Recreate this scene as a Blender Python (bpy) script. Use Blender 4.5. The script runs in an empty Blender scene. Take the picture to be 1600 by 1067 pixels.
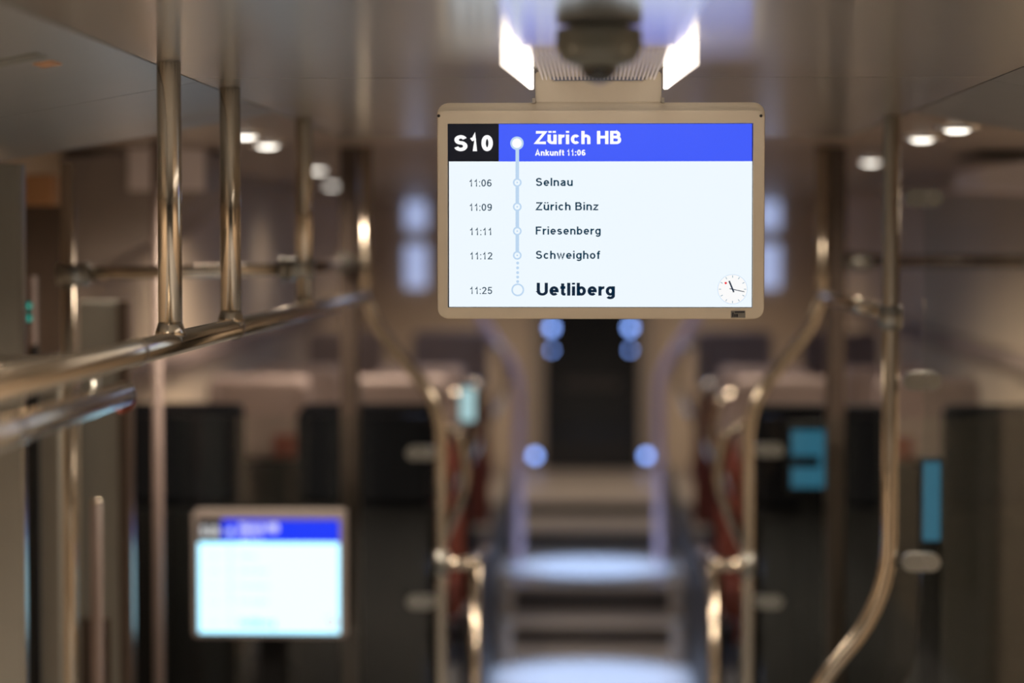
import bpy, bmesh, math, random
from mathutils import Vector, Matrix
random.seed(4)
S = bpy.context.scene; C = S.collection
CZ = 1.65                      # camera height above the vestibule floor
F = 85 / 36 * 1600             # focal length in pixels of the 1600 px frame
# ------------------------------------------------------------ camera, world, exposure
cam = bpy.data.cameras.new('camera'); cam.lens = 85; cam.sensor_width = 36; cam.clip_end = 100; cam.clip_start = .05
camo = bpy.data.objects.new('camera', cam); C.objects.link(camo); S.camera = camo
camo.location = (0, 0, CZ)
pitch = math.atan(156.5 / F); yaw = math.atan(125 / F)
camo.rotation_euler = (math.pi / 2 - pitch, 0, yaw)
cam.dof.use_dof = True; cam.dof.focus_distance = 3.52; cam.dof.aperture_fstop = 1.9
w = bpy.data.worlds.new('world'); S.world = w; w.use_nodes = True
w.node_tree.nodes['Background'].inputs[0].default_value = (.9, .8, .7, 1)
w.node_tree.nodes['Background'].inputs[1].default_value = .02
S.view_settings.view_transform = 'Standard'; S.view_settings.look = 'None'
S.view_settings.exposure = 0; S.view_settings.gamma = 1; S.view_settings.use_curve_mapping = False
RM = camo.rotation_euler.to_matrix()
def at(x, y, d):               # point at depth d along the corridor seen at a photo position
    v = RM @ Vector(((x - 800) / F, (533.5 - y) / F, -1)); v *= d / v.y
    return Vector((v.x, v.y, v.z + CZ))
# ------------------------------------------------------------ materials
def mat(name, col, rough=.5, metal=0, noise=0, scale=20, emit=None, strength=1, spec=.5):
    m = bpy.data.materials.new(name); m.use_nodes = True; nt = m.node_tree
    b = nt.nodes['Principled BSDF']; b.inputs['Roughness'].default_value = rough; b.inputs['Metallic'].default_value = metal
    b.inputs['Specular IOR Level'].default_value = spec
    n = nt.nodes.new('ShaderNodeTexNoise'); n.inputs['Scale'].default_value = scale; n.inputs['Detail'].default_value = 4
    tc = nt.nodes.new('ShaderNodeTexCoord'); nt.links.new(tc.outputs['Object'], n.inputs['Vector'])
    mx = nt.nodes.new('ShaderNodeMix'); mx.data_type = 'RGBA'
    mx.inputs[6].default_value = (*[c * (1 - noise) for c in col], 1); mx.inputs[7].default_value = (*[min(1, c * (1 + noise)) for c in col], 1)
    nt.links.new(n.outputs['Fac'], mx.inputs[0]); nt.links.new(mx.outputs[2], b.inputs['Base Color'])
    if emit: b.inputs['Emission Color'].default_value = (*emit, 1); b.inputs['Emission Strength'].default_value = strength
    return m
def srgb(r, g, b):
    f = lambda c: (c / 255 / 12.92) if c < 11 else ((c / 255 + .055) / 1.055) ** 2.4
    return (f(r), f(g), f(b))
def screen_mat(name, col, s=1): return mat(name, (.01, .01, .01), .3, emit=col, strength=s)
M = dict(
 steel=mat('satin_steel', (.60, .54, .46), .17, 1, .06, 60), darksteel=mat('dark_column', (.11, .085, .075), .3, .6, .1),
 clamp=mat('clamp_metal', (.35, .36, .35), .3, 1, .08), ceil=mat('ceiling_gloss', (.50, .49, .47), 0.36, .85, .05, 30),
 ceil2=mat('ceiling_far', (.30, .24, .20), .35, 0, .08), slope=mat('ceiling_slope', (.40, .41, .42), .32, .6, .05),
 cream=mat('wall_cream', (.62, .51, .40), .5, 0, .06, 8), grey=mat('panel_grey', (.30, .30, .28), .35, 0, .05),
 dark=mat('dark_glossy', (.012, .013, .015), .12), rubber=mat('black_rubber', (.007, .007, .008), .7, spec=.2),
 floor=mat('floor_vinyl', (.26, .27, .29), .25, 0, .2, 60), riser=mat('riser', (.03, .026, .026), .4, 0, .1),
 tread=mat('step_edge', (.30, .26, .23), .45, 0, .08), seat=mat('navy_fabric', (.006, .007, .011), .9, 0, .2, 90, spec=.2),
 greige=mat('greige_leather', (.26, .20, .19), .5, 0, .08), red=mat('red_fabric', (.15, .032, .02), .8, 0, .25, 60),
 frame=mat('display_frame', (.72, .66, .56), .42, 0, .03, 40), housing=mat('housing', (.40, .38, .34), .4, 0, .04),
 chrome=mat('channel_metal', (.75, .75, .76), .18, 1, .03), dome=mat('dome_body', (.10, .105, .09), .4, 0, .05),
 lens=mat('dome_lens', (.004, .004, .005), .08), screw=mat('screw', (.03, .03, .03), .4),
 orange=mat('orange_box', (.42, .22, .10), .5, 0, .1), bulk=mat('bulkhead', (.30, .26, .25), .45, 0, .05), bulkf=mat('bulk_face', (.82, .76, .80), .45, 0, .05),
 mauve=mat('mauve_paint', (.78, .58, .66), .45, 0, .05), side=mat('side_panel', (.014, .011, .012), .5, 0, .1), lamp=mat('side_glow', (.9, .9, .9), .4, emit=(1, .88, .74), strength=2.2),
 down=mat('downlight_lens', (.9, .9, .9), .4, emit=(1, .93, .82), strength=4), bluelamp=mat('blue_lamp', (.9, .9, .9), .4, emit=(.55, .68, 1), strength=3.2),
 bluepane=mat('lit_pane', (.5, .5, .5), .3, emit=(.42, .52, .85), strength=.8), bluedot=mat('blue_led', (.5, .5, .5), .3, emit=(.22, .40, 1), strength=6),
 green=mat('green_led', (.1, .3, .25), .3, emit=(.0, .45, .36), strength=.7), cyan=screen_mat('cyan_reflection', srgb(60, 135, 165), .5),
 white=screen_mat('screen_white', srgb(238, 248, 255)), blue=screen_mat('screen_blue', srgb(64, 92, 250)), deep=screen_mat('screen_deepblue', srgb(0, 52, 250)),
 black=screen_mat('screen_black', srgb(8, 14, 26)), ink=screen_mat('screen_ink', srgb(10, 55, 78)), ink2=screen_mat('screen_dark_ink', srgb(4, 34, 58)),
 pale=screen_mat('screen_paleblue', srgb(188, 214, 240)), pure=screen_mat('screen_lettering', (1, 1, 1)), reddot=screen_mat('screen_red', srgb(235, 60, 70)),
 soft=screen_mat('screen_soft', srgb(196, 222, 228)), soft2=screen_mat('screen_soft_dark', srgb(120, 160, 180)), cyanpale=screen_mat('screen_pale_cyan', srgb(176, 214, 218), .9), cyanwhite=screen_mat('screen_cool_white', (.42, .82, 1.0), 2.2), face=screen_mat('screen_clock', srgb(250, 250, 250)), label=mat('label_grey', (.16, .16, .14), .5), logo=mat('logo_plate', (.22, .22, .21), .4), logoink=mat('logo_ink', (.02, .02, .03), .5))
b_ = M['ceil'].node_tree.nodes['Principled BSDF']; b_.inputs['Coat Weight'].default_value = 1; b_.inputs['Coat Roughness'].default_value = .18
g = bpy.data.materials.new('clear_glass'); g.use_nodes = True; nt = g.node_tree; nt.nodes.clear()
o_ = nt.nodes.new('ShaderNodeOutputMaterial'); mx = nt.nodes.new('ShaderNodeMixShader'); fr = nt.nodes.new('ShaderNodeFresnel'); fr.inputs[0].default_value = 1.45
tr = nt.nodes.new('ShaderNodeBsdfTransparent'); tr.inputs[0].default_value = (.93, .95, .94, 1); gl = nt.nodes.new('ShaderNodeBsdfGlossy'); gl.inputs['Roughness'].default_value = .02
nt.links.new(fr.outputs[0], mx.inputs[0]); nt.links.new(tr.outputs[0], mx.inputs[1]); nt.links.new(gl.outputs[0], mx.inputs[2]); nt.links.new(mx.outputs[0], o_.inputs[0])
M['glass'] = g
# ------------------------------------------------------------ helpers
def link(name, me, m, parent=None, smooth=False):
    if m: me.materials.append(M[m])
    o = bpy.data.objects.new(name, me); C.objects.link(o)
    if smooth:
        for p in me.polygons: p.use_smooth = True
    if parent is not None:
        o.parent = parent; o.matrix_parent_inverse = Matrix.Translation(-parent.location)
    return o
def frombm(name, bm, m, parent=None, smooth=False):
    bmesh.ops.recalc_face_normals(bm, faces=bm.faces)
    me = bpy.data.meshes.new(name); bm.to_mesh(me); bm.free(); return link(name, me, m, parent, smooth)
def box(name, a, b, m, parent=None, bev=0, seg=2):
    bm = bmesh.new(); bmesh.ops.create_cube(bm, size=1)
    a = Vector(a); b = Vector(b)
    for v in bm.verts: v.co = Vector([(a[i] + b[i]) / 2 + v.co[i] * abs(b[i] - a[i]) for i in range(3)])
    if bev: bmesh.ops.bevel(bm, geom=bm.edges[:], offset=bev, segments=seg, affect='EDGES', profile=.5)
    return frombm(name, bm, m, parent)
def prism(name, pts, axis, lo, hi, m, parent=None, bev=0):
    # pts: outline in the two other axes (x,z for axis y; y,z for axis x; x,y for axis z)
    bm = bmesh.new(); mk = {'y': lambda p, t: (p[0], t, p[1]), 'x': lambda p, t: (t, p[0], p[1]), 'z': lambda p, t: (p[0], p[1], t)}[axis]
    A = [bm.verts.new(mk(p, lo)) for p in pts]; B = [bm.verts.new(mk(p, hi)) for p in pts]; n = len(pts)
    bm.faces.new(A); bm.faces.new(B[::-1])
    for i in range(n): bm.faces.new((A[i], A[(i + 1) % n], B[(i + 1) % n], B[i]))
    bmesh.ops.recalc_face_normals(bm, faces=bm.faces)
    if bev: bmesh.ops.bevel(bm, geom=bm.edges[:], offset=bev, segments=2, affect='EDGES')
    return frombm(name, bm, m, parent)
def rrect(cx, cz, wd, ht, r, k=6):
    out = []
    for sx, sz, a0 in ((1, 1, 0), (-1, 1, 90), (-1, -1, 180), (1, -1, 270)):
        for i in range(k + 1):
            a = math.radians(a0 + 90 * i / k); out.append((cx + sx * (wd / 2 - r) + r * math.cos(a), cz + sz * (ht / 2 - r) + r * math.sin(a)))
    return out
def fillet(pts, r, k=8):
    pts = [Vector(p) for p in pts]; out = [pts[0]]
    for i in range(1, len(pts) - 1):
        p, q, s = pts[i - 1], pts[i], pts[i + 1]; a = (p - q); b = (s - q)
        t = min(r, a.length * .48, b.length * .48); A = q + a.normalized() * t; B = q + b.normalized() * t
        for j in range(k + 1):
            u = j / k; out.append(A * (1 - u) ** 2 + q * 2 * u * (1 - u) + B * u * u)
    return out + [pts[-1]]
def tube(name, pts, r, m, parent=None, bend=0, n=20, round_end=False):
    P = fillet(pts, bend) if bend else [Vector(p) for p in pts]
    rad = [r] * len(P)
    if round_end:
        d = (P[-1] - P[-2]).normalized(); e = P[-1]; P = P[:-1]; rad = rad[:-1]
        for i in range(6): a = i / 5 * math.pi / 2 * .97; P.append(e - d * r * (1 - math.sin(a))); rad.append(r * math.cos(a))
    bm = bmesh.new(); rings = []; up = None
    for i, p in enumerate(P):
        d = (P[min(i + 1, len(P) - 1)] - P[max(i - 1, 0)]).normalized()
        if up is None: up = d.orthogonal().normalized()
        up = (up - d * up.dot(d)).normalized(); s = d.cross(up)
        rings.append([bm.verts.new(p + (up * math.cos(2 * math.pi * j / n) + s * math.sin(2 * math.pi * j / n)) * rad[i]) for j in range(n)])
    for a, b in zip(rings, rings[1:]):
        for j in range(n): bm.faces.new((a[j], a[(j + 1) % n], b[(j + 1) % n], b[j])).smooth = True
    bm.faces.new(rings[0][::-1]); bm.faces.new(rings[-1])
    return frombm(name, bm, m, parent)
def disc(name, c, r, t, m, parent=None, n=32, inner=0):   # flat ring or disc facing the camera, front face at c.y
    bm = bmesh.new(); O = []; 
    for y in (c[1], c[1] + t):
        O.append([bm.verts.new((c[0] + r * math.cos(2 * math.pi * i / n), y, c[2] + r * math.sin(2 * math.pi * i / n))) for i in range(n)])
    if inner:
        I = [[bm.verts.new((c[0] + inner * math.cos(2 * math.pi * i / n), y, c[2] + inner * math.sin(2 * math.pi * i / n))) for i in range(n)] for y in (c[1], c[1] + t)]
        for i in range(n):
            j = (i + 1) % n
            for q in ((O[0][i], O[0][j], I[0][j], I[0][i]), (O[1][i], O[1][j], I[1][j], I[1][i]), (O[0][i], O[0][j], O[1][j], O[1][i]), (I[0][i], I[0][j], I[1][j], I[1][i])): bm.faces.new(q)
    else:
        bm.faces.new(O[0]); bm.faces.new(O[1][::-1])
        for i in range(n): bm.faces.new((O[0][i], O[0][(i + 1) % n], O[1][(i + 1) % n], O[1][i]))
    return frombm(name, bm, m, parent)
def lathe(name, c, prof, m, parent=None, n=32):
    bm = bmesh.new(); R = [[bm.verts.new((c[0] + r * math.cos(2 * math.pi * i / n), c[1] + r * math.sin(2 * math.pi * i / n), c[2] + z)) for i in range(n)] for r, z in prof]
    for a, b in zip(R, R[1:]):
        for i in range(n): bm.faces.new((a[i], a[(i + 1) % n], b[(i + 1) % n], b[i])).smooth = True
    bm.faces.new(R[0]); bm.faces.new(R[-1][::-1]); return frombm(name, bm, m, parent)
def thing(name, label, cat, loc=(0, 0, 0), group=None):
    o = bpy.data.objects.new(name, None); C.objects.link(o); o.location = loc; o.empty_display_size = .05
    return tag(o, label, cat, group)
def tag(o, label, cat, group=None):
    o['label'] = label; o['category'] = cat
    if group: o['group'] = group
    return o
def struct(o, label=None, cat=None):
    o['kind'] = 'structure'
    if label: o['label'] = label; o['category'] = cat
    return o

def arc(cx, cy, rx, ry, a0, a1, k=14): return [(cx + rx * math.cos(math.radians(a0 + (a1 - a0) * i / k)), cy + ry * math.sin(math.radians(a0 + (a1 - a0) * i / k))) for i in range(k + 1)]
def glyph(c, w):                # centre lines of a plain grotesque letter, cap height 1
    h = w / 2; x = .73; R = .29 - h; ry = x / 2 - h
    bowl = arc(.29, x / 2, R, ry, 0, 360, 24)
    arch = [(h, 0), (h, x)], arc(.28, x - .28, .28 - h, .28 - h, 180, 0) + [(.56 - h, 0)]
    G = {
     'o': ([bowl], .58), 'c': ([arc(.29, x / 2, R, ry, 42, 318, 20)], .54), 'e': ([[(h, .36), (.58 - h, .36)] + arc(.29, x / 2, R, ry, 0, 318, 20)], .58),
     'a': ([[(.53 - h, 0), (.53 - h, .48)] + arc(.27, .5, .26 - h, .23 - h, 0, 165), [(.53 - h, .43), (.26, .41)] + arc(.22, .21, .22 - h, .21 - h, 90, 270) + [(.34, h + .02), (.53 - h, .17)]], .56),
     'b': ([[(h, 0), (h, 1)], bowl], .58), 'd': ([[(.58 - h, 0), (.58 - h, 1)], bowl], .58),
     'g': ([bowl, [(.58 - h, x), (.58 - h, .02)] + arc(.29, 0, R, .27 - h, 0, -150)], .58),
     'h': ([[(h, 0), (h, 1)], arch[1]], .56), 'n': (list(arch), .56),
     'u': ([[(h, x), (h, .28)] + arc(.28, .28, .28 - h, .28 - h, 180, 360), [(.56 - h, x), (.56 - h, 0)]], .56),
     'i': ([[(h, 0), (h, x)], [(h, .86), (h, 1)]], w), 'l': ([[(h, 0), (h, 1)]], w), 'k': ([[(h, 0), (h, 1)], [(.48, x), (h, .27)], [(.2, .42), (.5, 0)]], .54),
     'r': ([[(h, 0), (h, x)], arc(.33, .38, .33 - h, .34 - h, 175, 78)], .36),
     's': ([arc(.26, (x + .37) / 2 - h / 2, .25 - h, (x - .37 - h) / 2, 25, 270) + arc(.26, .37 / 2 + h / 2, .26 - h, (.37 - h) / 2, 90, -155)], .52),
     't': ([[(.15, .95), (.15, .16), (.2, h + .01), (.33, h)], [(0, x - h), (.32, x - h)]], .33), 'f': ([[(.15, 0), (.15, .8), (.2, .99 - h), (.34, 1 - h)], [(0, x - h), (.32, x - h)]], .33),
     'w': ([[(.05, x), (.23, .04), (.4, .68), (.57, .04), (.75, x)]], .8), 'z': ([[(.03, x - h), (.46, x - h), (.05, h), (.5, h)]], .5),
     'Z': ([[(.05, 1 - h), (.6, 1 - h), (.07, h), (.66, h)]], .66), 'H': ([[(h, 0), (h, 1)], [(.7 - h, 0), (.7 - h, 1)], [(h, .53), (.7 - h, .53)]], .7),
     'B': ([[(h, 0), (h, 1)], [(h, 1 - h), (.38, 1 - h)] + arc(.38, .765 - h / 2, .25 - h, .235 - h / 2, 90, -90) + [(h, .53)], [(h, .53), (.4, .53)] + arc(.4, .265 + h / 2, .28 - h, .265 - h / 2, 90, -90) + [(h, h)]], .68),
     'A': ([[(h * .8, 0), (.36, .99), (.72 - h * .8, 0)], [(.14, .3), (.58, .3)]], .72), 'F': ([[(h, 0), (h, 1 - h), (.6, 1 - h)], [(h, .53), (.52, .53)]], .6),
     'S': ([arc(.33, .76 - h / 2, .31 - h, .24 - h / 2, 18, 262) + arc(.33, .26 + h / 2, .33 - h, .26 - h / 2, 82, -165)], .66),
     'U': ([[(h, 1), (h, .34)] + arc(.35, .34, .35 - h, .34 - h, 180, 360) + [(.7 - h, 1)]], .7),
     '0': ([arc(.28, .5, .28 - h, .5 - h, 0, 360, 28)], .56), '1': ([[(.08, .70), (.24, .80), (.37 - h, 1), (.37 - h, 0)]], .48),
     '2': ([arc(.28, .72, .27 - h, .28 - h, 170, -38) + [(h + .01, h), (.55, h)]], .56),
     '5': ([[(.52, 1 - h), (.14, 1 - h), (.09, .5)] + arc(.27, .33, .28 - h, .33 - h, 130, -160, 18)], .56),
     '6': ([arc(.28, .32, .28 - h, .32 - h, 0, 360, 24), arc(.31, .5, .31 - h, .5 - h, 48, 190)], .56),
     '9': ([arc(.28, .68, .28 - h, .32 - h, 0, 360, 24), arc(.25, .5, .31 - h, .5 - h, -132, 10)], .56), ':': ([[(h, 0), (h, w)], [(h, x - w), (h, x)]], w), ' ': ([], .2)}
    if c == 'ü': st, ad = G['u']; return st + [[(.15, .86), (.15, 1)], [(.41, .86), (.41, 1)]], ad
    return G[c]
def text(name, s, x, y, z, hgt, m, parent, wt=.13, width=None):
    bm = bmesh.new(); cur = 0; quads = []; gap = .10 if wt > .18 else .14
    for c in s:
        st, ad = glyph(c, wt)
        for P in st:
            P = [Vector((p[0] + cur, p[1])) for p in P]; L = []; Rr = []; closed = (P[0] - P[-1]).length < 1e-4
            for i, p in enumerate(P):
                a = (p - P[i - 1]).normalized() if i else ((P[-1] - P[-2]).normalized() if closed else None)
                b = (P[i + 1] - p).normalized() if i < len(P) - 1 else ((P[1] - P[0]).normalized() if closed else None)
                a = a or b; b = b or a; t = (a + b).normalized() if (a + b).length > 1e-3 else a; nn = Vector((-t.y, t.x)); k = min(1 / max(nn.dot(Vector((-a.y, a.x))), .3), 1.8) * wt / 2
                L.append(p + nn * k); Rr.append(p - nn * k)
            quads += [(L[i], L[i + 1], Rr[i + 1], Rr[i]) for i in range(len(P) - 1)]
        cur += ad + gap
    cur -= gap; kx = (width / cur) if width else hgt
    for q in quads: bm.faces.new([bm.verts.new((x + v.x * kx, y, z + v.y * hgt)) for v in q])
    me = bpy.data.meshes.new(name); bm.to_mesh(me); bm.free(); return link(name, me, m, parent)
Z = lambda zc: zc + CZ
HC = Z(.244)                    # ceiling height
# ------------------------------------------------------------ setting
# floor of the vestibule, steps and landings rising along the aisle
fl = struct(box('floor', (-1.4, -2, -.05), (1.4, 9.85, 0), 'floor'), 'dark glossy vinyl floor of the entrance area and aisle', 'floor')
box('floor_strip', (-.33, 9.55, 0), (.33, 9.85, .003), 'tread', fl)
for (d0, d1, z0, z1, lite) in ((9.85, 10.22, 0, .078, 1), (10.22, 11.57, .078, .1865, 0), (11.57, 12.3, .1865, .257, 1), (12.3, 14.1, .257, .315, 1)):
    s = box('step', (-1.4, d0, -.05), (1.4, d1, z1), 'floor' if not lite else 'tread', fl)
    box('riser', (-.34, d0 - .006, z0), (.34, d0, z1 - .012), 'riser', fl)
    box('nosing', (-.34, d0 - .012, z1 - .012), (.34, d0 + .03, z1 + .002), 'tread', fl)
struct(box('ceiling', (-.6, -2, HC), (.6, 3.62, HC + .04), 'ceil'), 'smooth satin central ceiling panel above the hanging display', 'ceiling')
c2 = struct(box('ceiling', (-.6, 3.625, HC), (.6, 5.7, HC + .04), 'ceil'), 'satin ceiling panel beyond the seam behind the hanging display', 'ceiling')
holes = bmesh.new()              # perforated field in the ceiling just before the seam
for i in range(9):
    for j in range(34): bmesh.ops.create_circle(holes, cap_ends=True, segments=8, radius=.0016, matrix=Matrix.Translation((-.50 + j * .011, 3.60 - i * .035, HC - .0006)))
pf = frombm('perforation', holes, 'screw', bpy.data.objects['ceiling']); pf['kind'] = 'stuff'
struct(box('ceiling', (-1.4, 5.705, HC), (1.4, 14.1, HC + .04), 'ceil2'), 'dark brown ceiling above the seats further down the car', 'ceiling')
for s, nm in ((-1, 'left'), (1, 'right')):
    pr = [(s * .604, HC), (s * 1.4, HC - .14), (s * 1.4, HC + .04), (s * .604, HC + .04)]
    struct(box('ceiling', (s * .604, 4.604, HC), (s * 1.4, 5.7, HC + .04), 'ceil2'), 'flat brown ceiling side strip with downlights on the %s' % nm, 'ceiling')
    struct(prism('ceiling', pr, 'y', -2, 3.70, 'slope'), 'near grey sloping ceiling side panel on the %s' % nm, 'ceiling')
    struct(prism('ceiling', pr, 'y', 3.704, 4.6, 'slope'), 'farther grey sloping ceiling side panel on the %s' % nm, 'ceiling')
    struct(box('wall_' + nm, (s * 1.4, -2, -.05), (s * 1.44, 14.1, HC + .04), 'cream'), 'beige side wall of the railway car on the %s' % nm, 'wall')
    b = struct(box('trim_1' if s < 0 else 'trim_2', (s * 1.4, 6.5, Z(-.40)), (s * 1.33, 14.1, Z(-.36)), 'greige'), 'brown ledge running along the %s side wall' % nm, 'trim')
struct(box('wall_back', (-1.44, -2.04, -.05), (1.44, -2, HC + .04), 'dark'), 'unseen end wall behind the viewer, made dark for the glass', 'wall')  # out of view; dark to keep bright reflections off the glass
for k, (s, nm) in enumerate(((-1, 'left'), (1, 'right'))):
    dd = struct(box('door_%d' % (k + 2), (s * 1.365, -1.95, .02), (s * 1.399, 1.1, HC - .18), 'dark'), 'added unseen dark door on the %s of the vestibule' % nm, 'door')  # added out of view so the glass panes mirror something dark
    for y_ in (-1.95, -.44, 1.07): box('door_post', (s * 1.35, y_, .02), (s * 1.366, y_ + .04, HC - .18), 'grey', dd)
struct(prism('wall_end', [(-1.44, -.05), (1.44, -.05), (1.44, HC + .04), (-1.44, HC + .04)], 'y', 14.16, 14.2, 'cream'), 'beige end wall at the far end of the car', 'wall')
dr = struct(box('door_1', (-.28, 14.11, .315), (.28, 14.155, HC - .02), 'dark'), 'dark glazed end door at the far end of the aisle', 'door')
for s in (-1, 1): box('door_jamb', (s * .28, 14.08, .315), (s * .35, 14.155, HC), 'tread', dr)
box('door_rail', (-.16, 14.10, Z(-.86)), (.16, 14.11, Z(-.80)), 'riser', dr)
for s in (-1, 1):
    for z0, z1 in ((.07, .42 - .19), (-.27, -.02)):
        win = struct(box('window_%d' % ((1 if s < 0 else 3) + (z0 < 0)), (s * .97, 14.13, Z(z0)), (s * 1.09, 14.158, Z(z1)), 'bluepane'),
                     '%s bluish lit narrow pane on the far end wall, %s side' % ('upper' if z0 > 0 else 'lower', 'left' if s < 0 else 'right'), 'window')
# blue lamp panels over the aisle landings, and small blue leds around the end door
for i, (d, dd) in enumerate(((10.85, .3), (9.1, .3))):
    L = thing('ceiling_lamp', ('bluish ceiling lamp panel over the middle landing of the aisle', 'bluish ceiling lamp panel over the foot of the aisle steps')[i], 'lamp', (0, d, HC), 'bluish aisle ceiling lamps')
    l = bpy.data.lights.new('aisle_lamp', 'SPOT'); l.energy = 620; l.color = (.52, .68, 1); l.spot_size = .50; l.spot_blend = .5; l.shadow_soft_size = .12
    lo = bpy.data.objects.new('aisle_lamp', l); C.objects.link(lo); lo.parent = L; lo.location = (0, 0, -.03)
    box('diffuser', (-.3, d - dd, HC - .015), (.3, d + dd, HC - .008), 'bluelamp', L); box('lamp_frame', (-.33, d - dd - .03, HC - .012), (.33, d + dd + .03, HC - .0005), 'housing', L)
for x, y, lab in ((862, 512, 'upper blue light left of the far end door'), (862, 547, 'lower blue light of the upper pair left of the far door'), (985, 512, 'upper blue light right of the far end door'),
             (985, 547, 'lower blue light of the upper pair right of the far door'), (836, 712, 'blue light low beside the left jamb of the far door'), (1010, 712, 'blue light low beside the right jamb of the far door')):
    p = at(x, y, 14.05); t = thing('blue_signal_light', lab, 'light', p, 'blue lights around the far door')
    k = .55 if y == 547 else 1
    disc('lens', (p.x, p.y, p.z), .022 * k, .01, 'bluedot', t, 16); disc('bezel', (p.x, p.y + .006, p.z), .03, .03, 'rubber', t, 16)
# recessed downlights
DL = [(-.78, 5.42, 'nearest downlight in the left ceiling row behind the posts'), (-.80, 5.95, 'bright oval downlight left of the third upright post'), (-.91, 8.0, 'faint downlight right of the third upright post'), (-1.1, 10.2, 'farthest faint downlight in the left ceiling row'),
      (.77, 5.15, 'brightest downlight right of the right grab pole'), (.76, 5.62, 'second downlight right of the right grab pole'), (.83, 7.26, 'faint downlight left of the right grab pole')]
DL += [(s * .45, d, '%s added ceiling downlight %s' % ('left' if s < 0 else 'right', w_)) for s in (-1, 1) for d, w_ in ((8.4, 'hidden behind the hanging display, middle of the car'), (12.9, 'hidden behind the hanging display, before the end door'))]  # added to light the far end, out of sight behind the display
DL += [(s * .78, d, '%s added ceiling downlight %s' % ('left' if s < 0 else 'right', w_)) for s in (-1, 1) for d, w_ in ((-1, 'at the back of the vestibule'), (.2, 'overhead in the vestibule'), (1.4, 'between the doors of the vestibule'), (2.4, 'above the vestibule door edge'))]  # invented rows outside the view, added to light the walls and poles
for x, d, lab in DL:
    z = HC if d > 4.6 else HC - .14 * (abs(x) - .6) / .8
    t = thing('downlight', lab, 'light', (x, d, z), 'recessed ceiling downlights')
    lathe('ring', (x, d, z), [(.052, .01), (.052, -.006), (.040, -.010), (.036, .0)], 'chrome', t); lathe('lens', (x, d, z), [(.027, .008), (.027, -.010), (.016, -.015)], 'down', t)
    l = bpy.data.lights.new('downlight_lamp', 'SPOT'); l.energy = (6 if x == -1.1 else 42) if d > 4 else 100; l.color = (1, .82, .62); l.spot_size = 2.8; l.spot_blend = .8; l.shadow_soft_size = .11
    lo = bpy.data.objects.new('downlight_lamp', l); C.objects.link(lo); lo.parent = t; lo.location = (0, 0, -.03)
# ------------------------------------------------------------ hanging display
D = 3.45; K = D / F
T = thing('hanging_display', 'large hanging passenger display listing stops from Zürich HB to Uetliberg', 'display', (at(938, 330, D).x, D, HC))
p0 = at(682, 160, D); p1 = at(1195, 499, D)
cx = (p0.x + p1.x) / 2; cz = (p0.z + p1.z) / 2; W = p1.x - p0.x; H = p0.z - p1.z
body = prism('casing', rrect(cx, cz, W, H, .016), 'y', D + .012, D + .075, 'frame', T, .002)
s0 = at(699, 193, D); s1 = at(1176, 481, D)
# front bezel with opening
bm = bmesh.new(); out = rrect(cx, cz - .005, W - .004, H - .014, .012); 
inn = rrect((s0.x + s1.x) / 2, (s0.z + s1.z) / 2, s1.x - s0.x, s0.z - s1.z, .001)
def loop(pts, y): return [bm.verts.new((p[0], y, p[1])) for p in pts]
A = loop(out, D); B = loop(inn, D); A2 = loop(out, D + .014); B2 = loop(inn, D + .014); n = len(out)
for i in range(n):
    j = (i + 1) % n
    for q in ((A[i], A[j], B[j], B[i]), (A[i], A[j], A2[j], A2[i]), (B[i], B[j], B2[j], B2[i])): bm.faces.new(q)
frombm('bezel', bm, 'frame', T)
yS = D + .004
def rect(name, x0, y0, x1, y1, m, par, y=yS, t=.002, d=D):
    a = at(x0, y0, d); b = at(x1, y1, d); return box(name, (a.x, y, b.z), (b.x, y + t, a.z), m, par)
scr = rect('screen', 698.5, 192.5, 1176.5, 481.5, 'rubber', T, yS + .004, .004)
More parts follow.
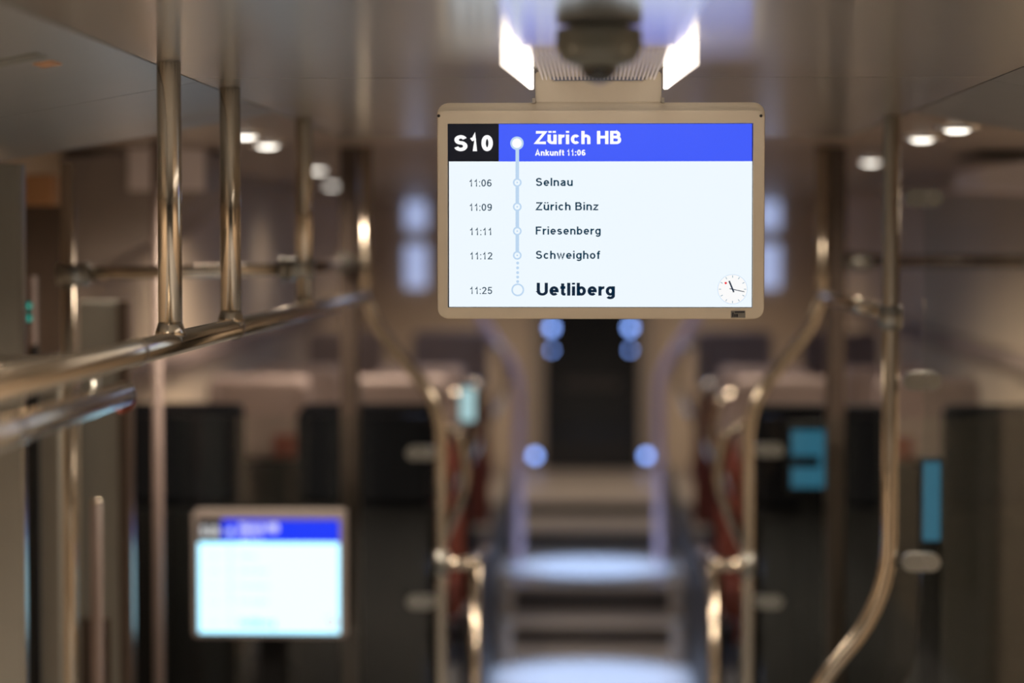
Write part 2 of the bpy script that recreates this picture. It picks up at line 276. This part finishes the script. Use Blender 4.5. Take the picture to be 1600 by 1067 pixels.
def ui(par, fx, fy, d, y0, small=False):
    # fx, fy map the big display's picture positions to this screen's
    def r(name, x0, y0_, x1, y1_, m, dy=0): 
        a = at(fx(x0), fy(y0_), d); b = at(fx(x1), fy(y1_), d); return box(name, (a.x, y0 - dy, b.z), (b.x, y0 - dy + .0006, a.z), m, par)
    def t(s, x, y, h, m, wt=.13, w_=None):
        p = at(fx(x), fy(y), d); hh = (at(0, fy(y - h), d) - at(0, fy(y), d)).z
        return text('lettering', s, p.x, y0 - .0022, p.z, hh, m, par, wt, at(fx(x + w_), 0, d).x - at(fx(x), 0, d).x)
    r('white_field', 701, 252, 1175, 480, 'cyanwhite' if small else 'white'); r('header_bar', 779, 193.5, 1175.5, 252, 'deep' if small else 'blue'); r('line_badge', 699.5, 193.5, 779, 252, 'black')
    t('S10', 709, 236, 25, 'pure', .215, w_=61); t('Zürich HB', 836, 225, 20.5, 'pure', .205, w_=135); t('Ankunft 11:06', 836, 243, 9.3, 'pure', .2, w_=79)
    r('route_line', 805.3, 224, 810.8, 399, 'pale', .0008)
    def ring(x, y, R, m, ri=0, dy=.0012):
        p = at(fx(x), fy(y), d); q = at(fx(x + R), fy(y), d).x - p.x; return disc('stop_marker', (p.x, y0 - dy, p.z), q, .0004, m, par, 32, q * ri / R)
    ring(807.5, 223.5, 10.5, 'pale'); ring(807.5, 223.5, 7.5, 'pure', 0, .0016)
    for i, (ti, na, y, wd) in enumerate((('11:06', 'Selnau', 285, 58), ('11:09', 'Zürich Binz', 323, 98), ('11:11', 'Friesenberg', 361, 102), ('11:12', 'Schweighof', 399, 101))):
        t(ti, 732.5 + i * .4, y + 6.3, 11, 'soft' if small else 'ink', .135, w_=35.5); t(na, 837, y + 5.5, 12.6, 'soft' if small else 'ink', .165, w_=wd)
        ring(808, y, 6.8, 'pale'); ring(808, y, 4.4, 'white', 0, .0016); ring(808, y, 1.3, 'pale', 0, .0019)
    for y in (411, 418.5, 426, 433, 440): ring(808.6, y, 2.3, 'pale')
    ring(808.8, 453, 10, 'pale'); ring(808.8, 453, 7.6, 'white', 0, .0016)
    t('11:25', 733.5, 459.5, 11, 'soft' if small else 'ink', .135, w_=35.5); t('Uetliberg', 838.5, 462, 20, 'soft2' if small else 'ink2', .2, w_=123)
    ring(1145, 452, 23.5, 'pale'); ring(1145, 452, 22.8, 'face', 0, .0015)
    c = at(fx(1145), fy(452), d); u = (at(fx(1146), 0, d).x - at(fx(1145), 0, d).x); v_ = (at(0, fy(451), d) - at(0, fy(452), d)).z
    def hand(name, ang, r0, r1, wd, m, dy):
        a = math.radians(ang); dx, dz = math.sin(a), math.cos(a); bm = bmesh.new()
        vs = [bm.verts.new((c.x + (dx * rr + dz * q) * u, y0 - dy, c.z + (dz * rr - dx * q) * v_)) for rr, q in ((r0, -wd), (r0, wd), (r1, wd), (r1, -wd))]
        e = bmesh.ops.extrude_face_region(bm, geom=[bm.faces.new(vs)]); bmesh.ops.translate(bm, vec=(0, .0003, 0), verts=[q for q in e['geom'] if isinstance(q, bmesh.types.BMVert)])
        frombm(name, bm, m, par)
    for k in range(12): hand('clock_tick', k * 30, 18, 21.5, .5, 'soft2', .002)
    hand('hour_hand', 337, -5, 14, 1.2, 'ink2', .0026); hand('minute_hand', 102, -5, 19, .6, 'ink2', .0029);
    a = math.radians(312); q = at(fx(1145 + math.sin(a) * 14.5), fy(452 - math.cos(a) * 14.5), d); disc('second_hand_dot', (q.x, y0 - .0034, q.z), 1.9 * u, .0004, 'reddot', par, 16)
ui(scr, lambda x: x, lambda y: y, D, yS + .0035)
for x in (685.5, 1189): p = at(x, 181, D); disc('screw', (p.x, D - .001, p.z), .0022, .003, 'screw', T, 12)
lg = rect('maker_plate', 1142, 485.5, 1164.5, 496.5, 'logo', T, D - .0008, .001)
rect('plate_mark', 1144, 488, 1146.2, 495, 'logoink', lg, D - .0012, .0006)
rect('plate_mark', 1147.2, 490.5, 1149.4, 495, 'logoink', lg, D - .0012, .0006); rect('plate_mark', 1150.2, 490.5, 1153, 495, 'logoink', lg, D - .0012, .0006)
rect('plate_mark', 1148, 486.5, 1163, 488.6, 'logoink', lg, D - .0012, .0006)
# bracket between casing and ceiling
b0 = at(836, 112, D); b1 = at(1034, 160, D)
pts = [(b0.x, b1.z), (b1.x, b1.z), (b1.x, b0.z), (b1.x - .012, b0.z + .002), (b1.x - .026, b0.z - .012), (b0.x + .026, b0.z - .012), (b0.x + .012, b0.z + .002), (b0.x, b0.z)]
prism('bracket', pts, 'y', D + .012, D + .06, 'frame', T, .0015)
for s, bx_ in ((-1, b0.x), (1, b1.x)): box('bracket_lug', (bx_, D + .006, b1.z), (bx_ + s * .004, D + .03, b1.z + .007), 'housing', T)
# ribbed ceiling channel towards the viewer; its sides glow in place of bright reflections
xa, xb = b0.x - .004, b1.x + .004; xm = (xa + xb) / 2; zt = HC - .0005
L = thing('ceiling_channel', 'ceiling channel with side faces made to glow and ribbed underside in front of the display', 'lamp', (xm, 2.2, HC))
y0, y1 = .6, 3.42
box('channel_core', (xa + .012, y0, zt - .012), (xb - .012, y1, zt), 'chrome', L)
for s, xx in ((-1, xa), (1, xb)):
    prism('glowing_side', [(xx - s * .003, y1), (xx + s * .004, y1), (xx + s * .026, 2.95), (xx + s * .014, 2.84), (xx + s * .002, 2.95)], 'z', zt - .030, zt, 'lamp', L, .001)
    box('side_rail', (xx - s * .012, y0, zt - .014), (xx + s * .004, 2.855, zt), 'chrome', L)
for i in range(30):
    xr = xa + .016 + (xb - xa - .032) * i / 29
    box('rib', (xr - .0013, 2.9, zt - .0165), (xr + .0013, y1, zt - .012), 'frame', L)
# dome camera
c = at(936, 30, 2.62); c.z = HC - .013
T = thing('dome_camera', 'dark dome security camera on the ceiling in front of the display', 'camera', c)
lathe('body', c, [(.030, 0), (.046, -.003), (.047, -.022), (.040, -.036), (.022, -.044)], 'dome', T); lathe('lens_dome', (c.x, c.y, c.z - .040), [(.021, 0), (.020, -.008), (.014, -.016), (.005, -.020)], 'lens', T)
for s in (-1, 1): lathe('sensor_window', (c.x + s * .026, c.y - .032, c.z - .022), [(.004, .002), (.005, -.004), (.002, -.007)], 'clamp', T, 12)
# ------------------------------------------------------------ handrails
RX, RZ, r = .575, Z(-.14), .0165
T = thing('left_handrail', 'long satin steel handrail on the left with three upright posts to the ceiling', 'handrail', (-RX, 3, RZ))
tube('rail', [(-RX, .8, RZ), (-RX, 6.1, RZ)], r, 'steel', T, round_end=True)
for d in (3.28, 3.835, 4.82):
    tube('post', [(-RX, d, RZ), (-RX, d, HC - .0005)], r, 'steel', T); lathe('post_foot', (-RX, d, RZ + r), [(r * 1.02, .012), (r * 1.25, 0), (r * 1.3, -.006)], 'steel', T)
for d in (3.02, 3.86): tube('collar', [(-RX, d - .008, RZ), (-RX, d + .008, RZ)], r * 1.13, 'steel', T)
T = thing('lower_handrail', 'shorter lower steel rail with rounded end below the long left handrail', 'handrail', (-RX, 2.5, Z(-.187)))
tube('rail', [(-RX, .8, Z(-.187)), (-RX, 2.96, Z(-.187))], .0155, 'steel', T, round_end=True)
tube('collar', [(-RX, 2.36, Z(-.187)), (-RX, 2.372, Z(-.187))], .0172, 'steel', T)
tube('red_end_cap', [(-RX - .004, 2.955, Z(-.20)), (-RX - .004, 2.985, Z(-.20))], .012, 'red', T, n=16)
for d in (1.2, 2.8): tube('rail_strut', [(-RX - .004, d, Z(-.187)), (-RX - .004, d, RZ - .0168)], .006, 'clamp', T, n=10)
# right grab pole with link rail
T = thing('right_grab_pole', 'satin steel grab pole on the right that bends inward near its foot', 'pole', (.58, 4.72, 0))
tube('pole', [(.58, 4.72, HC - .0005), (.58, 4.72, Z(-.70)), (.40, 4.72, Z(-.92)), (.40, 4.72, 0.001)], r, 'steel', T, .12)
tube('coupling', [(.58, 4.72, Z(-.125)), (.58, 4.72, Z(-.17))], r * 1.35, 'clamp', T); tube('link_rail', [(.58, 4.735, RZ), (.585, 6.18, RZ)], r * .9, 'steel', T, round_end=True)
# stair poles that swing inward to the aisle (near pair and far pair)
def stair_pole(s, d, xo, xi, label, far=False):
    T = thing('stair_pole', label, 'pole', (s * xi, d, 0), 'poles that swing inward to the aisle')
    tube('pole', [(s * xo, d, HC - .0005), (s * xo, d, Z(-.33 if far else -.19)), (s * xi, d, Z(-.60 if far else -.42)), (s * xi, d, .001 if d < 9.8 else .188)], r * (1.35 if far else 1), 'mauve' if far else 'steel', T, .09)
    if not far:
        tube('grip_rail', [(s * xi, d, Z(-.83)), (s * (xi - .085), d, Z(-.83)), (s * (xi - .105), d + .35, Z(-.83))], r, 'steel', T, .05, round_end=True)
        tube('grip_post', [(s * (xi - .085), d + .03, Z(-.83)), (s * (xi - .085), d + .03, .001)], r * .9, 'steel', T)
        tube('ferrule', [(s * xi, d, Z(-.80)), (s * xi, d, Z(-.86))], r * 1.2, 'clamp', T)
    return T
stair_pole(-1, 6.2, .58, .388, 'near left steel pole swinging inward below the end of the handrail')
stair_pole(1, 6.2, .585, .402, 'near right steel pole swinging inward left of the grab pole')
stair_pole(-1, 11.0, .53, .335, 'far left mauve pole beside the steps', True)
stair_pole(1, 11.0, .49, .31, 'far right mauve pole beside the steps', True)
for s, lab in ((-1, 'dark partition column behind the end of the left handrail'), (1, 'dark partition column behind the link rail on the right')):
    T = thing('partition_column', lab, 'column', (s * .62, 6.3, 0), 'dark partition columns')
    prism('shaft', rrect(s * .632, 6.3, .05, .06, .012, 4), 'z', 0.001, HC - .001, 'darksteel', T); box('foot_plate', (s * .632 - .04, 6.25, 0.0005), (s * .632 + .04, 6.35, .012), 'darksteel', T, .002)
def clampfit(parent, p, q):     # sleeve coupling from p along to q
    p = Vector(p); q = Vector(q); tube('coupling', [p, q], .022, 'clamp', parent)
    tube('collar', [p + (q - p) * .8, p + (q - p) * .95], .0245, 'clamp', parent)
T = thing('crossbar', 'steel crossbar from the third post to the left upright pole', 'bar', (-.8, 4.82, Z(-.06)))
pl = at(106, 428, 4.82); tube('bar', [(-RX, 4.82, Z(-.055)), (pl.x, 4.82, pl.z)], .0125, 'steel', T)
clampfit(T, (-RX + .02, 4.82, Z(-.054)), (-RX - .05, 4.82, Z(-.056))); clampfit(T, (pl.x - .02, 4.82, pl.z), (pl.x + .045, 4.82, pl.z))
T = thing('crossbar', 'dark short crossbar between the third post and the left partition column', 'bar', (-.59, 5.5, Z(-.055)))
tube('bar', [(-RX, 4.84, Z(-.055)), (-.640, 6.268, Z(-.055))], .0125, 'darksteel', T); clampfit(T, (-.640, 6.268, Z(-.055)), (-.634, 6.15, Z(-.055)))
T = thing('crossbar', 'dark crossbar from the right partition column to the side wall', 'bar', (1, 6.3, Z(-.052)))
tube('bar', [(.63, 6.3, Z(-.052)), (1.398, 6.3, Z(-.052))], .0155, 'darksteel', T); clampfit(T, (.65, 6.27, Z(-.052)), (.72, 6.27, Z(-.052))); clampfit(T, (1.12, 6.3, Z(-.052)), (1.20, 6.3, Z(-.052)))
T = thing('upright_pole', 'plain upright pole at the far left beside the grey panels', 'pole', (pl.x, 4.82, 0))
tube('pole', [(pl.x, 4.82, .001), (pl.x, 4.82, HC - .085)], .0135, 'steel', T); lathe('flange', (pl.x, 4.82, .001), [(.03, 0), (.03, .008), (.016, .012)], 'steel', T)
p = at(150, 785, 5.0)
T = thing('door_grab_bar', 'short pale grab bar low on the left panel', 'bar', (p.x, 5, p.z)); tube('bar', [(p.x, 5.0, p.z), (p.x, 5.0, .001)], .012, 'greige', T); lathe('top_cap', (p.x, 5, p.z), [(.012, 0), (.009, .006), (.003, .008)], 'steel', T)
p = at(246, 600, 5.9)
T = thing('slim_pole', 'slim upright pole in front of the dark seats left of the monitor', 'pole', (p.x, 5.9, 0)); tube('pole', [(p.x, 5.9, .001), (p.x, 5.9, HC - .001)], .0125, 'greige', T); lathe('flange', (p.x, 5.9, .001), [(.028, 0), (.028, .008), (.015, .012)], 'steel', T)
# ------------------------------------------------------------ glass partitions
def glass(label, pts, d, clamps, s, px_):
    T = thing('glass_partition', label, 'glass', (pts[0][0], d, pts[0][1]), 'glass partitions')
    prism('pane', pts, 'y', d - .004, d + .004, 'glass', T)
    for z in clamps:
        c = prism('clamp', rrect(px_ + s * .045, z, .075, .036, .0175, 6), 'y', d - .012, d + .012, 'clamp', T, .002)
        for k in (-1, 1): disc('screw', (px_ + s * .052, d - .014, z + k * .011), .004, .004, 'chrome', c, 12)
gx = at(1443, 600, 4.72).x
corner = [(gx - .10 * (1 - math.cos(a)) , Z(-.74) - .16 * math.sin(a)) for a in [i / 8 * math.pi / 2 for i in range(9)]]
glass('near right glass partition held by clamps on the grab pole', [(1.398, HC - .16), (gx, HC - .16)] + corner + [(gx - .1, .1), (1.398, .1)], 4.72, (Z(.084), Z(-.272), Z(-.625)), 1, .597)
glass('far right glass partition clamped to the inward swinging pole', [(.44, Z(-.45)), (1.398, Z(-.45)), (1.398, .08), (.44, .08)], 6.2, (Z(-.535), Z(-.925)), 1, .41)
glass('far left glass partition clamped to the inward swinging pole', [(-.425, Z(-.45)), (-.425, .08), (-1.398, .08), (-1.398, Z(-.45))], 6.2, (Z(-.545), Z(-.93)), -1, -.395)
# ------------------------------------------------------------ second display, low on the left
D2 = 6.1; a = at(300, 798, D2); b = at(540, 997, D2)
T = thing('partition_monitor', 'small lit monitor in a dark frame low on the left, same route list', 'display', ((a.x + b.x) / 2, D2, b.z))
prism('casing', rrect((a.x + b.x) / 2, (a.z + b.z) / 2, b.x - a.x, a.z - b.z, .012), 'y', D2 + .008, D2 + .05, 'bulk', T)
ys = D2 + .004; a2 = at(309, 811, D2); b2 = at(530, 990, D2)
sc = box('screen', (a2.x, ys, b2.z), (b2.x, ys + .005, a2.z), 'rubber', T)
ui(sc, lambda x: 309 + (x - 699) * .464, lambda y: 811 + (y - 193) * .623, D2, ys - .001, True)
box('stand', ((a.x + b.x) / 2 - .03, D2 + .05, .001), ((a.x + b.x) / 2 + .03, D2 + .075, a.z - .05), 'rubber', T)
# glowing cyan shapes built in place of reflections in the right glass
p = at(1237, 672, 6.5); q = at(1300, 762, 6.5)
T = thing('small_cyan_glow', 'small square cyan reflection with a dark bar, built as a glowing box behind the right glass', 'screen', (p.x, 6.5, q.z))
box('housing', (p.x - .012, 6.505, q.z - .02), (q.x + .012, 6.56, p.z + .02), 'rubber', T, .004); box('screen', (p.x, 6.5, q.z), (q.x, 6.506, p.z), 'cyan', T); e = at(1280, 715, 6.5); box('reflection_bar', (p.x, 6.497, e.z - .026), (e.x, 6.5, e.z + .004), 'rubber', T)
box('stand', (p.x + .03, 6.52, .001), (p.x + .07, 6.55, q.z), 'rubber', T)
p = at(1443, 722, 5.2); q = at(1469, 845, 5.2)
T = thing('reflection_strip', 'narrow upright cyan reflection built as a glowing strip just right of the grab pole', 'light', (p.x, 5.2, q.z))  # emissive stand-in for a reflection in the glass
box('housing', (p.x - .004, 5.205, .001), (q.x + .004, 5.24, p.z + .01), 'rubber', T, .002); box('strip_glow', (p.x, 5.2, q.z), (q.x, 5.206, p.z), 'cyan', T)
p = at(719, 606, 7.55); q = at(742, 658, 7.55)
T = thing('small_cyan_glow', 'pale cyan lit upright screen beside the left aisle seat handle', 'screen', (p.x, 7.55, 0))
box('housing', (p.x - .006, 7.556, q.z - .01), (q.x + .006, 7.58, p.z + .01), 'rubber', T, .003); box('screen', (p.x, 7.55, q.z), (q.x, 7.557, p.z), 'cyanpale', T); box('stand', (p.x + .012, 7.56, .521), (p.x + .030, 7.576, q.z), 'rubber', T)
# ------------------------------------------------------------ seats
def seat(x, d, zf, label, kind, grp, wd=.37, top=-.47):
    s = -1 if x < 0 else 1
    T = thing('train_seat', label, 'seat', (x, d, zf), grp); zt_ = Z(top)
    bm_, hm = ('seat', 'seat') if kind == 'navy' else ('red', 'greige')
    h = zt_ - .28
    if kind != 'navy' and abs(x) > .9: bm_ = 'seat'; box('red_tag', (x - s * wd / 2 + s * .01, d - .058, h + .01), (x - s * wd / 2 + s * .12, d - .049, h + .085), 'red', T, .003)
    box('backrest', (x - wd / 2, d - .04, zf + .42), (x + wd / 2, d + .06, h), bm_, T, .025, 3)
    box('headrest', (x - wd / 2 + .004, d - .05, h + .003), (x + wd / 2 - .004, d + .055, zt_), hm, T, .022, 3)
    for k in (-1, 1): box('headrest_wing', (x + k * (wd / 2 - .03), d - .075, h + .02), (x + k * wd / 2, d - .045, zt_ - .02), hm, T, .01)
    box('seat_cushion', (x - wd / 2, d + .05, zf + .34), (x + wd / 2, d + .48, zf + .46), bm_, T, .03, 3)
    box('back_shell', (x - wd / 2 - .006, d - .062, zf + .2), (x + wd / 2 + .006, d - .04, h - .01), 'rubber' if bm_ == 'seat' else 'red', T, .008)
    box('pedestal', (x - .09, d + .1, zf + .0005), (x + .09, d + .36, zf + .34), 'rubber', T, .01)
    xi = x - s * wd / 2
    if abs(x) < .75:
        tube('grab_handle', [(xi + s * .03, d, h + .22), (xi - s * .05, d - .02, h + .22), (xi - s * .085, d - .02, h + .06), (xi - s * .005, d, h - .12)], .014, 'steel', T, .05, n=14)
rows = [(6.75, 0, 'navy', -.455), (8.2, 0, 'red', -.46), (9.3, 0, 'red', -.48), (10.8, .1865, 'red', -.40)]
nm = ('first', 'second', 'third', 'fourth')
for i, (d, zf, kind, top) in enumerate(rows):
    for s in (-1, 1):
        for xx, w_ in ((.625, 'aisle'), (1.17, 'wall')):
            if kind == 'red': xx = .66 if w_ == 'aisle' else 1.13
            if i == 3: xx = .63 if w_ == 'aisle' else 1.1
            seat(s * xx, d, zf, '%s seat %s, %s row %s of the aisle' % ('dark navy' if kind == 'navy' else 'red seat with greige headrest,'.replace(' seat', '', 1), 'next to the %s' % w_, nm[i], 'left' if s < 0 else 'right'),
                 kind, 'seats in the %s row' % nm[i], .39 if kind == 'navy' else .34, top)
for s, nm_ in ((-1, 'left'), (1, 'right')):
    T = thing('aisle_side_panel', 'dark low side panel along the %s edge of the aisle' % nm_, 'panel', (s * .39, 9.5, 0))
    box('board', (s * .375, 7.3, .32), (s * .40, 12.2, .52), 'side', T, .004); box('plinth', (s * .38, 7.3, .001), (s * .40, 9.84, .32), 'side', T)
# pale posts at the sides of the steps
for s in (-1, 1):
    for d, z0, xx in ((9.95, .078, .345), (9.4, 0, .335), (11.4, .1865, .34)):
        T = thing('step_side_post', '%s pale stub post beside the %s' % ('left' if s < 0 else 'right', {9.95: 'first step', 9.4: 'foot of the steps', 11.4: 'middle landing'}[d]), 'post', (s * xx, d, z0), 'stub posts beside the steps')
        prism('shaft', rrect(s * xx, d, .045, .045, .01, 3), 'z', z0 + .0005, z0 + .16, 'tread', T); box('cap', (s * xx - .026, d - .026, z0 + .16), (s * xx + .026, d + .026, z0 + .175), 'clamp', T, .004)
# ------------------------------------------------------------ left vestibule panels
def panel(name, x0, x1, d, ytop, m, label, cat, th=.04):
    a = at(x0, ytop, d); b = at(x1, ytop, d)
    T = thing(name, label, cat, ((a.x + b.x) / 2, d, 0)); box('board', (a.x, d, .001), (b.x, d + th, a.z), m, T, .004); return T, a, b
T, a, b = panel('door_pillar', -60, 30, 4.3, 256, 'grey', 'flat grey door pillar at the left edge', 'pillar'); box('edge_trim', (b.x, 4.3, .001), (b.x + .004, 4.33, b.z), 'clamp', T)
T, a, b = panel('wall_panel', 50, 92, 5.25, 560, 'grey', 'grey panel between the door pillar and the upright pole', 'panel'); box('glossy_edge', (a.x - .018, 5.2, .001), (a.x - .001, 5.6, a.z), 'dark', T)
T, a, b = panel('wall_panel', 122, 190, 5.4, 470, 'grey', 'grey panel right of the upright pole with a dark lower section', 'panel'); box('lower_section', (a.x + .001, 5.392, .001), (b.x - .03, 5.4, at(0, 965, 5.4).z), 'darksteel', T)
prism('edge_post', rrect(b.x + .005, 5.42, .03, .05, .01, 3), 'z', .001, b.z, 'darksteel', T)
p = at(42, 470, 5.0)
T = thing('door_control', 'narrow door control with two green lit buttons on the left', 'device', (p.x, 5, p.z)); q0 = at(36, 432, 5.0); q1 = at(52, 540, 5.0)
box('housing', (q0.x, 5.0, q1.z), (q1.x, 5.04, q0.z), 'greige', T, .003)
for y in (478, 497): c = at(44, y, 5.0); k = disc('button', (c.x, 4.994, c.z), .010, .008, 'rubber', T, 16); disc('button_light', (c.x + .003, 4.992, c.z), .006, .003, 'green', k, 12)
box('mount', (q0.x + .004, 5.04, .001), (q1.x - .004, 5.07, q0.z), 'rubber', T)
a = at(37, 272, 5.6); b = at(84, 321, 5.6)
T = thing('wall_box', 'small orange brown box high on the dark left wall', 'box', (a.x, 5.6, b.z)); box('body', (a.x, 5.6, b.z), (b.x, 5.66, a.z), 'orange', T, .004); box('back_board', (a.x - .02, 5.66, 0.001), (b.x + .03, 5.69, HC - .16), 'darksteel', T)
# slanted overhead unit
A = [at(x, y, 6.35) for x, y in ((200, 233), (320, 236), (320, 298), (236, 372), (90, 445), (60, 440), (60, 250))]
T = thing('overhead_unit', 'slanted overhead unit with pale front face at the upper left', 'cabinet', (A[0].x, 6.35, A[3].z))
prism('body', [(v.x, v.z) for v in A], 'y', 6.36, 6.9, 'bulk', T, .004); box('front_face', (A[0].x, 6.345, A[2].z), (A[1].x, 6.36, A[0].z), 'bulkf', T, .003)
A = [at(x, y, 6.6) for x, y in ((1535, 262), (1660, 240), (1660, 300), (1535, 292))]
T = thing('overhead_unit', 'pale overhead unit at the upper right edge', 'cabinet', (A[0].x, 6.6, A[3].z)); prism('body', [(v.x, v.z) for v in A], 'y', 6.6, 7.1, 'bulkf', T, .004); box('top_seal', (A[0].x, 6.62, A[1].z), (A[1].x, 7.08, A[1].z + .02), 'rubber', T)
# ledge behind the rail and ceiling labels
a = at(-30, 548, 4.0); b = at(100, 560, 4.0)
T = thing('side_ledge', 'beige ledge ending behind the long left handrail', 'ledge', (b.x, 4, b.z)); prism('board', [(-1.39, 3.0), (b.x - .06, 3.2), (b.x, 4.1), (-1.39, 4.2)], 'z', b.z - .02, b.z, 'frame', T, .003); box('support', (-1.398, 3.3, b.z - .12), (-1.36, 4.0, b.z - .02), 'grey', T)
for x, y, wd, m, lab in ((28, 92, .06, 'label', 'grey printed label on the left sloping ceiling panel'), (74, 99, .025, 'orange', 'small brown label on the left sloping ceiling panel')):
    # on the slope: solve depth for the slope plane
    best = min((abs(at(x, y, d / 100).z - (HC - .14 * (abs(at(x, y, d / 100).x) - .604) / .796)), d / 100) for d in range(150, 500)); p = at(x, y, best[1])
    T = thing('ceiling_label', lab, 'label', p); sl = math.atan(.14 / .796); o = box('plate', (-wd / 2, -.03, -.002), (wd / 2, .03, 0), m); o.parent = T; o.rotation_euler = (0, -sl, 0)
